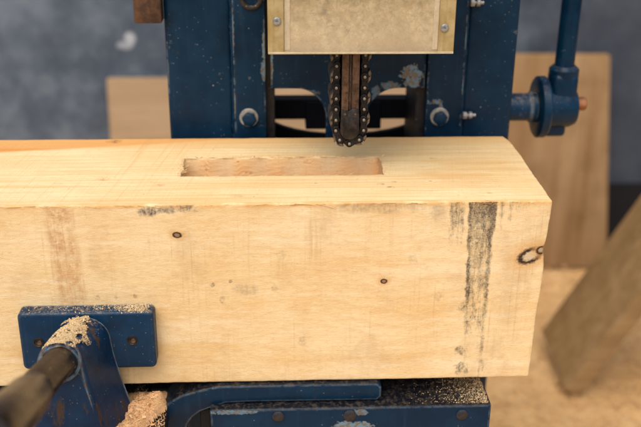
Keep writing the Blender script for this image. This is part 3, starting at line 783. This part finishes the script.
chain = bpy.data.objects.new('chain', None); COL.objects.link(chain); chain.parent = mach
chain.location = Vector((XC, 0.092, ZC)) - wo(mach); ORIGIN[chain.name] = Vector((XC, 0.092, ZC))
PITCH = PI * RC / 4
def path(k):
    s = k * PITCH       # 0 = left end of the arc, rising negative side = left straight
    if s < 0: return Vector((XC - RC, 0, ZC - s))
    if s <= PI * RC + 1e-9:
        a = PI + s / RC
        return Vector((XC + RC * math.cos(a), 0, ZC + RC * math.sin(a)))
    return Vector((XC + RC, 0, ZC + s - PI * RC))
def link_mesh(kind):
    """link along local +x between two pins at 0 and PITCH; +z is outward"""
    L = PITCH; r = 0.0037
    n = 9
    out = arc(0, 0, r, 270, 90, n) if False else [(r * math.cos(R(a)), r * math.sin(R(a))) for a in range(75, 286, 21)]
    outl = [(L / 2, 0.0027)] + out + [(L / 2, -0.0027)] + [(L + r * math.cos(R(a)), r * math.sin(R(a))) for a in range(255, 466, 21)]
    layers = [(0.0725, 0.0743), (0.0815, 0.0833), (0.0905, 0.0923), (0.0995, 0.1013), (0.1085, 0.1103)] if kind == 0 else [(0.0750, 0.0806), (0.0840, 0.0896), (0.0930, 0.0986), (0.1020, 0.1076)]
    parts = []
    for (a, b) in layers:
        parts.append(prism([(u, v) for u, v in outl], a - 0.092, b - 0.092, 'y', 0.00025, 1))
    # cutter tooth
    if kind == 1:
        tooth = [(0.0010, 0.0030), (L * 0.40, 0.0030), (L * 0.62, 0.0046), (L * 0.30, 0.0057), (-0.0004, 0.0054)]
    else:
        tooth = [(L * 0.35, 0.0024), (L * 0.95, 0.0030), (L * 1.02, 0.0056), (L * 0.70, 0.0050)]
    tm = prism(tooth, (0.0725 if kind == 0 else 0.0745) - 0.092, 0.1100 - 0.092, 'y', 0.0002, 1)
    return parts, tm
protos = []
for kind in (0, 1):
    parts, tm = link_mesh(kind)
    body = merge(*parts); nb = len(body.faces)
    allb = merge(body, tm)
    allb.faces.ensure_lookup_table()
    for f in allb.faces[nb:]: f.material_index = 1
    me = bpy.data.meshes.new('chain_link'); allb.to_mesh(me); allb.free()
    for p in me.polygons: p.use_smooth = True
    me.set_sharp_from_angle(angle=R(35)); me.materials.append(M['chain']); me.materials.append(M['tooth'])
    protos.append(me)
bm = lathe([(-0.0204, 0.0), (-0.0202, 0.0008), (-0.0199, 0.00125), (0.0199, 0.00125), (0.0202, 0.0008), (0.0204, 0.0)], (0, 0, 0), (0, 1, 0), 14)
pin_me = bpy.data.meshes.new('chain_pin'); bm.to_mesh(pin_me); bm.free()
for p in pin_me.polygons: p.use_smooth = True
pin_me.set_sharp_from_angle(angle=R(40)); pin_me.materials.append(M['pin'])
for k in range(-14, 19):
    a, b = path(k), path(k + 1)
    o = bpy.data.objects.new('chain_link', protos[k % 2]); COL.objects.link(o); o.parent = chain
    d = (b - a).normalized()
    zax = Vector((d.z, 0, -d.x))            # outward on both runs and round the nose
    yax = zax.cross(d)
    mm = Matrix((d, yax, zax)).transposed()
    o.rotation_euler = mm.to_euler(); o.location = Vector((a.x, 0.092, a.z)) - wo(chain)
    o = bpy.data.objects.new('chain_pin', pin_me); COL.objects.link(o); o.parent = chain
    o.location = Vector((a.x, 0.092, a.z)) - wo(chain)

# crank at the right of the post
S = M['smooth']
YC, ZCK = 0.262, 0.0052
crank = bpy.data.objects.new('crank', None); COL.objects.link(crank); crank.parent = mach
crank.location = Vector((0.05, YC, ZCK)) - wo(mach); ORIGIN[crank.name] = Vector((0.05, YC, ZCK))
obj('shaft', lathe([(0, 0.0155), (0.034, 0.0155), (0.0345, 0.0172), (0.0415, 0.0172), (0.043, 0.0155)], (0.0090, YC, ZCK), (1, 0, 0), 40), M['clamp'], crank)
obj('flange', lathe([(0, 0.020), (0.0005, 0.0325), (0.002, 0.0345), (0.0095, 0.0345), (0.0118, 0.0325), (0.012, 0.020)], (0.0500, YC, ZCK), (1, 0, 0), 48), S, crank)
hub = merge(lathe([(0, 0.024), (0.026, 0.0225), (0.0325, 0.0195), (0.034, 0.015), (0.0342, 0.0)], (0.0620, YC, ZCK), (1, 0, 0), 40),
            box(0.0640, 0.0925, YC - 0.016, YC + 0.016, ZCK + 0.005, 0.0460, 0.006, 3),
            lathe([(0, 0.0155), (0.006, 0.0165), (0.014, 0.0165), (0.018, 0.0125)], (0.0785, YC, 0.0350), (0, 0, 1), 32),
            box(0.0600, 0.0850, YC - 0.012, YC + 0.012, -0.0270, ZCK, 0.005, 3))
obj('hub', hub, S, crank)
obj('handle', lathe([(0, 0.0108), (0.36, 0.0108), (0.363, 0.009)], (0.0783, YC, 0.0480), (0.008, 0.0, 1), 32), S, crank)
obj('hub_bolt', hexbolt((0.0955, YC - 0.002, ZCK + 0.004), (1, 0, 0), 0.0078, 0.0115, 0.3), M['orange'], crank, label='orange rusted hub bolt')

# the bed under the timber
bed = bpy.data.objects.new('bed', None); COL.objects.link(bed); bed.parent = mach
bed.location = Vector((-0.17, 0.08, -0.2)) - wo(mach); ORIGIN[bed.name] = Vector((-0.17, 0.08, -0.2))
BD = M['bed']
obj('bed_casting', merge(box(-0.3040, -0.0410, -0.0145, 0.205, -0.300, -0.2005, 0.0018, 3)), BD, bed, (0, 0, 0))
obj('pedestal', box(-0.275, -0.070, 0.03, 0.20, -0.65, -0.3005, 0.004, 2), M['blue'], bed)
# arched rail: flat run at the right, left end curving down
RY0, RY1 = -0.0050, 0.0260
arch = [(-0.1440, -0.1850), (-0.1440, -0.1955), (-0.1475, -0.1995), (-0.2670, -0.1990)] + \
       [(-0.2900, -0.1998), (-0.3030, -0.2015), (-0.3135, -0.2055), (-0.3210, -0.2115), (-0.3260, -0.2190), (-0.3290, -0.2300), (-0.3300, -0.2500)] + \
       [(-0.3640, -0.2500), (-0.3630, -0.2320), (-0.3595, -0.2190), (-0.3530, -0.2060), (-0.3430, -0.1945), (-0.3300, -0.1865), (-0.3150, -0.1822), (-0.2960, -0.1808), (-0.1480, -0.1808)]
arch = [(u, v - (0.0030 if v < -0.1815 and u < -0.30 else 0.0)) for u, v in arch]
obj('arched_rail', prism(arch, RY0, RY1, 'y', 0.0016, 3), BD, bed)
obj('rear_rail', box(-0.36, -0.05, 0.13, 0.17, -0.2003, -0.1808, 0.001, 1), BD, bed)
# left shoulder beyond the clamp
sh = [(-0.80, -0.1808), (-0.5020, -0.1808)] + arc(-0.5020, -0.2058, 0.025, 90, 0, 8)[1:] + [(-0.4770, -0.25), (-0.80, -0.25)]
obj('rail_shoulder', prism(sh, RY0, RY1, 'y', 0.0016, 3), BD, bed)
# shelf of blackened steel on the left, where the sawdust gathers
obj('front_shelf', box(-0.3644, -0.3440, -0.075, -0.0056, -0.2195, -0.2041, 0.001, 1), M['dark'], bed)
obj('shelf', box(-0.4766, -0.3645, -0.075, 0.205, -0.2200, -0.2040, 0.001, 1), M['dark'], bed)
obj('rear_shelf', box(-0.3640, -0.3380, 0.0268, 0.205, -0.2190, -0.2040, 0.001, 1), M['dark'], bed)
obj('inner_web', box(-0.3150, -0.3045, 0.0, 0.12, -0.300, -0.2100, 0.001, 1), M['dark'], bed)
obj('shelf_web', box(-0.82, -0.3400, 0.03, 0.205, -0.2600, -0.2205, 0.001, 1), M['dark'], bed)
for (x, z, r) in ((-0.2411, -0.2072, 0.0056), (-0.1742, -0.2078, 0.0060), (-0.0684, -0.2095, 0.0056)):
    obj('bolt', lathe([(0, r), (0.0012, r), (0.0022, r * 0.7), (0.0024, 0)], (x, -0.0145, z - 0.001), (0, -1, 0), 20), M['boltrust'], bed)

# ------------------------------------------------------------------ the clamp
clamp = thing('screw_clamp', (-0.41, -0.03, -0.204), 'worn navy clamp with two-hole plate and brown screw rod pressing on the timber face', 'clamp')
# plate
bm = box(-0.4690, -0.3500, -0.0150, -0.0006, -0.1535, -0.0958, 0.0, 0)
vert_e = [e for e in bm.edges if abs(e.verts[0].co.x - e.verts[1].co.x) < 1e-6 and abs(e.verts[0].co.z - e.verts[1].co.z) < 1e-6]
bmesh.ops.bevel(bm, geom=vert_e, offset=0.005, segments=4, affect='EDGES', profile=0.5)
bm.normal_update()
fe = [e for e in bm.edges if all(v.co.y < -0.0149 for v in e.verts)]
bmesh.ops.bevel(bm, geom=fe, offset=0.0028, segments=3, affect='EDGES', profile=0.5)
plate = obj('plate', bm, M['clamp'], clamp)
for (x, z) in ((-0.4525, -0.1250), (-0.3700, -0.1245)):
    obj('hole', lathe([(-0.0004, 0.0050), (0.0005, 0.0047), (0.0006, 0.0038), (0.0001, 0.0034), (0.0, 0.0)], (x, -0.0150, z), (0, -1, 0), 24), M['nose'], plate)
    obj('screw_head', lathe([(0.0, 0.0024), (0.0006, 0.0021), (0.0009, 0.0)], (x + 0.0008, -0.0150, z - 0.0003), (0, -1, 0), 14), M['tooth'], plate)
# bracket: arched front, flaring flanks, drawn back to the plate
front = []
def outline(w_top, zt_, zc, flare_l, flare_r, cx, zb):
    pts = []
    for a in range(0, 181, 12):
        pts.append((cx + w_top * math.cos(R(a)), zc + (zt_ - zc) * math.sin(R(a))))
    n = 7
    left = [(cx - w_top - flare_l * (i / n) ** 1.35, zc + (zb - zc) * i / n) for i in range(1, n + 1)]
    right = [(cx + w_top + flare_r * (i / n) ** 1.35, zc + (zb - zc) * i / n) for i in range(n, 0, -1)]
    return pts + left + right
sections = [(-0.0145, outline(0.0225, -0.1000, -0.1225, 0.014, 0.017, -0.4115, -0.2035)),
            (-0.0300, outline(0.0210, -0.0990, -0.1210, 0.014, 0.0165, -0.4145, -0.2035)),
            (-0.0480, outline(0.0200, -0.0970, -0.1185, 0.015, 0.0150, -0.4195, -0.2035)),
            (-0.0600, outline(0.0200, -0.0968, -0.1172, 0.017, 0.016, -0.4222, -0.2035)),
            (-0.0645, outline(0.0194, -0.0975, -0.1172, 0.017, 0.016, -0.4228, -0.2035)),
            (-0.0665, outline(0.0178, -0.0992, -0.1172, 0.017, 0.0155, -0.4230, -0.2035))]
bm = bmesh.new(); rings = []
for y, pts in sections:
    rings.append([bm.verts.new((u, y + 0.02 * 0 + 0.0004 * noise.noise(Vector((u * 80, v * 80, y * 80))), v)) for u, v in pts])
n = len(rings[0])
for A, C2 in zip(rings, rings[1:]):
    for i in range(n): bm.faces.new((A[i], A[(i + 1) % n], C2[(i + 1) % n], C2[i]))
bm.faces.new(rings[0]); bm.faces.new(rings[-1])
bmesh.ops.recalc_face_normals(bm, faces=bm.faces)
brk = obj('bracket', bm, M['bracket'], clamp, smooth=45)
# rod: from the bracket up and towards the viewer
P0 = Vector((-0.4232, -0.055, -0.1180)); P1 = Vector((-0.4020, -0.2700, -0.0250))
dr = (P1 - P0)
prof = [(0.0, 0.0122)]
t = 0.012
while t < 0.150:
    prof += [(t, 0.0130), (t + 0.0016, 0.0121), (t + 0.0030, 0.0121), (t + 0.0046, 0.0130)]
    t += 0.0062 if t > 0.03 else 0.009
prof += [(0.156, 0.0126), (0.163, 0.0142), (0.176, 0.0152), (0.300, 0.0160), (0.306, 0.0140), (0.3062, 0.0)]
rod = obj('screw_rod', lathe(prof, P0, dr, 40, 0.01), M['rod'], clamp, smooth=50)
obj('collar', lathe([(0, 0.0176), (0.0046, 0.0176), (0.0058, 0.0166), (0.0056, 0.0150), (0.0010, 0.0144)], P0 + dr.normalized() * 0.0095, dr, 40, 0.02), M['clamp'], rod)
obj('socket', lathe([(0, 0.0), (0.0002, 0.0146)], P0 + dr.normalized() * 0.0120, dr, 36), M['nose'], rod)
# ------------------------------------------------------------------ sawdust
# heap on the shelf and against the arch
def heap_h(x, y):
    h = 0.0125 * math.exp(-(((x + 0.362) / 0.026) ** 2 + ((y + 0.012) / 0.024) ** 2))
    h += 0.008 * math.exp(-(((x + 0.374) / 0.016) ** 2 + ((y + 0.048) / 0.026) ** 2))
    h += 0.008 * math.exp(-(((x + 0.352) / 0.009) ** 2 + ((y + 0.006) / 0.010) ** 2))
    lim = -0.3430 - 0.0150 * max(0.0, (-0.006 - y) / 0.03) + 0.002 * noise.noise(Vector((y * 150, 3, 1)))
    t = max(0.0, min(1.0, (lim - x) / 0.006)); h *= t * t * (3 - 2 * t)
    k = min(1.0, h / 0.004)
    return -0.2042 + h + k * (0.0050 * noise.noise(Vector((x * 80, y * 80, 0))) + 0.0028 * noise.noise(Vector((x * 230, y * 230, 3))) + 0.0012 * noise.noise(Vector((x * 600, y * 600, 3))))
bm = bmesh.new(); nx_, ny_ = 60, 52
gx = [-0.412 + 0.0735 * i / nx_ for i in range(nx_ + 1)]; gy = [-0.082 + 0.102 * j / ny_ for j in range(ny_ + 1)]
grid = [[bm.verts.new((x, y, heap_h(x, y))) for y in gy] for x in gx]
for i in range(nx_):
    for j in range(ny_): bm.faces.new((grid[i][j], grid[i + 1][j], grid[i + 1][j + 1], grid[i][j + 1]))
bmesh.ops.delete(bm, geom=[f for f in bm.faces if f.calc_center_median().z < -0.2022], context='FACES')
bmesh.ops.delete(bm, geom=[v for v in bm.verts if not v.link_faces], context='VERTS')
spots = []
for _ in range(14000):
    x = random.gauss(-0.3625, 0.020); y = random.gauss(-0.030, 0.023)
    h = heap_h(x, y)
    if h < -0.2032 and random.random() < .75: continue
    if x > -0.3445 or (y > -0.0055 and x > -0.366): continue
    spots.append(((x, y, h + 0.0006 * random.random()), (0, 0, 1)))
big = []
for _ in range(46):
    x = random.uniform(-0.392, -0.347); y = random.uniform(-0.055, 0.012)
    if y > -0.006 and x > -0.366: continue
    big.append(((x, y, max(heap_h(x, y), -0.2035) + .0008), (0, 0, 1)))
o = obj('sawdust_pile', merge(bm, flakes(big, 0.0026, 0.0058, 0.6, 1.4), flakes(spots, 0.0003, 0.0013, 0.5, 1.0)), M['dust'], None, smooth=30)
tag(o, 'small heap of fresh sawdust beside the clamp foot', 'sawdust', None, 'stuff')
# fine specks on the shelf, the rail and the right end of the bed
spots = []
for _ in range(2600):
    spots.append(((random.uniform(-0.475, -0.366), random.uniform(-0.07, 0.06), -0.2038), (0, 0, 1)))
o = obj('shelf_dust', flakes(spots, 0.0003, 0.0010, 0.35, 0.6), M['finedust'])
tag(o, 'pale sawdust specks scattered on the black shelf under the beam', 'sawdust', None, 'stuff')
spots = []
for _ in range(3600):
    x = -0.043 - abs(random.gauss(0, 0.030)) * random.random() ** 0.6; y = random.uniform(-0.012, 0.04)
    if x < -0.139: continue
    spots.append(((x, y, -0.2002 + 0.0005 * random.random()), (0, 0, 1)))
o = obj('bed_dust', flakes(spots, 0.0002, 0.0009, 0.4, 0.6), M['finedust'])
tag(o, 'drift of fine sawdust on the right end of the blue machine bed', 'sawdust', None, 'stuff')
# on the clamp: crown of the bracket, top of the plate
spots = []
for _ in range(16000):
    y = random.uniform(-0.0655, -0.0190)
    f = (y + 0.0665) / 0.047
    cx = -0.423 + 0.012 * max(0, f); wt = 0.0195 + 0.004 * max(0, f)
    a = random.gauss(88, 30)
    if not 22 < a < 158: continue
    if noise.noise(Vector((a * .05, y * 110, 2))) + 0.3 * noise.noise(Vector((a * .2, y * 500, 2))) < -0.62 + abs(a - 94) / 62 + max(0.0, (y + 0.034) * 40): continue
    zc = -0.1175; zt_ = -0.0962
    n_ = Vector((math.cos(R(a)), 0, math.sin(R(a))))
    spots.append(((cx + (wt + .0002) * math.cos(R(a)), y, zc + (zt_ - zc + .0003) * math.sin(R(a)) + 0.0004 * random.random()), n_))
for _ in range(5200):
    x = random.uniform(-0.465, -0.354)
    dens = 0.05 + 1.0 * math.exp(-((x + 0.366) / 0.010) ** 2) + 0.12 * math.exp(-((x + 0.385) / 0.02) ** 2)
    if random.random() > dens: continue
    y = random.uniform(-0.0142, -0.001)
    zz = -0.0956 - (0.0 if y > -0.0122 else (-0.0122 - y) * 0.6)
    spots.append(((x, y, zz), (0, -0.2, 1)))
o = obj('clamp_dust', flakes(spots, 0.0003, 0.0011, 0.45, 0.6), M['finedust'])
tag(o, 'pale sawdust crusted on top of the navy clamp and its plate', 'sawdust', None, 'stuff')
# crumbs lying on the timber and in the mortise
spots = []
for _ in range(420):
    x = random.uniform(-0.55, -0.01); y = random.uniform(0.004, D - .004)
    if SLOT[0] < x < SLOT[1] and SLOT[2] < y < SLOT[3]: continue
    spots.append(((x, y, 0.0004), (0, 0, 1)))
for _ in range(160):
    s = random.random()
    spots.append(((random.choice((SLOT[0] - .001, SLOT[1] + .001)) + random.gauss(0, .002), random.uniform(SLOT[2], SLOT[3] + .004), 0.0004), (0, 0, 1)))
for _ in range(260):
    x = random.uniform(SLOT[0], SLOT[1]); spots.append(((x, SLOT[3] + abs(random.gauss(0, .0015)), 0.0004), (0, 0, 1)))
spots = [s for s in spots if not (SLOT[0] < s[0][0] < SLOT[1] and SLOT[2] < s[0][1] < SLOT[3])]
o = obj('mortise_crumbs', flakes(spots, 0.0003, 0.0010, 0.4, 0.9), M['dust'])
tag(o, 'tiny sawdust crumbs strewn on top of the timber around the mortise', 'sawdust', None, 'stuff')

# ------------------------------------------------------------------ background
ZF = -0.65
bm = bmesh.new(); n = 90
vv = []
for i in range(n + 1):
    for j in range(n + 1):
        x = -3.0 + 6.0 * i / n; y = -2.2 + 3.62 * j / n
        vv.append(bm.verts.new((x, y, ZF - 0.004 + 0.006 * noise.noise(Vector((x * 4, y * 4, 0))))))
for i in range(n):
    for j in range(n):
        a = i * (n + 1) + j
        bm.faces.new((vv[a], vv[a + n + 1], vv[a + n + 2], vv[a + 1]))
o = obj('ground', bm, M['floor'], None, (0, 0, ZF)); tag(o, 'sawdust covered ground', None, None, 'structure')
spots = []
for _ in range(26000):
    x = random.uniform(-0.75, 1.0); y = random.uniform(0.35, 1.19)
    spots.append(((x, y, ZF + 0.004 + 0.004 * random.random() + 0.006 * noise.noise(Vector((x * 4, y * 4, 0)))), (0, 0, 1)))
o = obj('wood_chips', flakes(spots, 0.0015, 0.005, 0.35, 1.0), M['chips'])
tag(o, 'loose wood chips and shavings littering the ground', 'wood chips', None, 'stuff')

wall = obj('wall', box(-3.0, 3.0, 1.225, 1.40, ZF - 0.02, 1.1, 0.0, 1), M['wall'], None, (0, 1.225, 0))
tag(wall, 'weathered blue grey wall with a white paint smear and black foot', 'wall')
obj('skirting', box(-3.0, 3.0, 1.219, 1.2245, ZF - 0.015, -0.468, 0.0, 1), M['plinth'], wall)

def board(name, quad, y_top, y_bot, thick, mat, label, group='boards leaning against the wall'):
    """quad: 4 (x, z) corners tl, tr, br, bl; leans from y_bot at the foot to y_top at its head"""
    bm = bmesh.new()
    zt_, zb_ = max(q[1] for q in quad), min(q[1] for q in quad)
    fr = [bm.verts.new((x, y_bot + (y_top - y_bot) * (z - zb_) / (zt_ - zb_), z)) for x, z in quad]
    bk = [bm.verts.new((v.co.x, v.co.y + thick, v.co.z + 0.0)) for v in fr]
    bm.faces.new(fr); bm.faces.new(list(reversed(bk)))
    for i in range(4): bm.faces.new((fr[(i + 1) % 4], fr[i], bk[i], bk[(i + 1) % 4]))
    bmesh.ops.recalc_face_normals(bm, faces=bm.faces)
    bevel(bm, 0.002, 2)
    o = obj(name, bm, mat, None)
    return tag(o, label, 'board', group)
board('wooden_board', [(-0.591, -0.2150), (0.085, -0.2165), (0.10, ZF + .004), (-0.591, ZF + .004)], 1.196, 1.150, 0.018, M['board_pale'],
      'pale wide board behind the left post of the blue machine, leaning on the wall')
board('wooden_board', [(0.140, -0.1667), (0.462, -0.1672), (0.505, ZF + .004), (0.170, ZF + .004)], 1.190, 1.160, 0.024, M['board_brown'],
      'brown streaked board behind the crank of the blue machine, leaning on the wall')

# leaning plank: foot on the ground, rising to the right
bm = bmesh.new()
a = Vector((0.2665, 0.8313, -0.612)); b = Vector((0.2620, 0.648, -0.626))
dirv = Vector((0.141, 0.0, 0.2535)).normalized()
wv = (b - a); nrm = dirv.cross(wv).normalized()
if nrm.x > 0: nrm = -nrm
L = 0.85; T = 0.034
base = [a, b, b - nrm * T, a - nrm * T]
low = min(p.z for p in base)
base = [p + Vector((0, 0, ZF + 0.002 - low)) + dirv * 0.0 for p in base]
f0 = [bm.verts.new(p) for p in base]; f1 = [bm.verts.new(p + dirv * L) for p in base]
bm.faces.new(f0); bm.faces.new(list(reversed(f1)))
for i in range(4): bm.faces.new((f0[(i + 1) % 4], f0[i], f1[i], f1[(i + 1) % 4]))
bmesh.ops.recalc_face_normals(bm, faces=bm.faces)
bevel(bm, 0.003, 2)
o = obj('leaning_plank', bm, M['plank'])
tag(o, 'weathered olive brown plank slanting up to the right from the sawdust ground', 'plank')

# ------------------------------------------------------------------ camera, light
f_px, pitch, yaw, roll = 960.44, 0.4048, -0.0488, 0.0086
cp, sp_ = math.cos(pitch), math.sin(pitch); cy, sy = math.cos(yaw), math.sin(yaw)
Z = Matrix(((cy, -sy, 0), (sy, cy, 0), (0, 0, 1)))
fw = Z @ Vector((0, cp, -sp_)); up = Z @ Vector((0, sp_, cp)); rt = Z @ Vector((1, 0, 0))
rt2 = math.cos(roll) * rt + math.sin(roll) * up; up2 = math.cos(roll) * up - math.sin(roll) * rt
cam_d = bpy.data.cameras.new('camera'); cam = bpy.data.objects.new('camera', cam_d); COL.objects.link(cam)
mw = Matrix((rt2, up2, -fw)).transposed().to_4x4(); mw.translation = Vector((-0.2398, -0.7636, 0.3178))
cam.matrix_world = mw
cam_d.sensor_width = 36.0; cam_d.lens = f_px / 641.0 * 36.0
cam_d.clip_start = 0.02; cam_d.clip_end = 60
cam_d.dof.use_dof = True; cam_d.dof.focus_distance = 0.86; cam_d.dof.aperture_fstop = 4.5
scene.camera = cam

EL, AZ = R(58), R(203)          # sun stands front-left of the beam
sun_d = bpy.data.lights.new('sun', 'SUN'); sun_d.energy = 1.5; sun_d.angle = R(75); sun_d.color = (1.0, 0.94, 0.83)
sun = bpy.data.objects.new('sun', sun_d); COL.objects.link(sun)
sd = Vector((math.sin(AZ) * math.cos(EL), math.cos(AZ) * math.cos(EL), math.sin(EL)))
sun.rotation_euler = (-sd).to_track_quat('-Z', 'Y').to_euler()
world = bpy.data.worlds.new('World'); scene.world = world; world.use_nodes = True
wn = world.node_tree; bg = wn.nodes['Background']
sky = wn.nodes.new('ShaderNodeTexSky'); sky.sky_type = 'NISHITA'; sky.sun_disc = False
sky.sun_elevation = EL; sky.sun_rotation = AZ; sky.dust_density = 3.0; sky.air_density = 1.0
wn.links.new(sky.outputs[0], bg.inputs[0]); bg.inputs[1].default_value = 0.10

scene.view_settings.view_transform = 'Standard'; scene.view_settings.look = 'None'
scene.view_settings.exposure = 0.80; scene.view_settings.gamma = 1.0
scene.render.engine = 'CYCLES'
scene.cycles.use_denoising = True
scene.cycles.max_bounces = 8
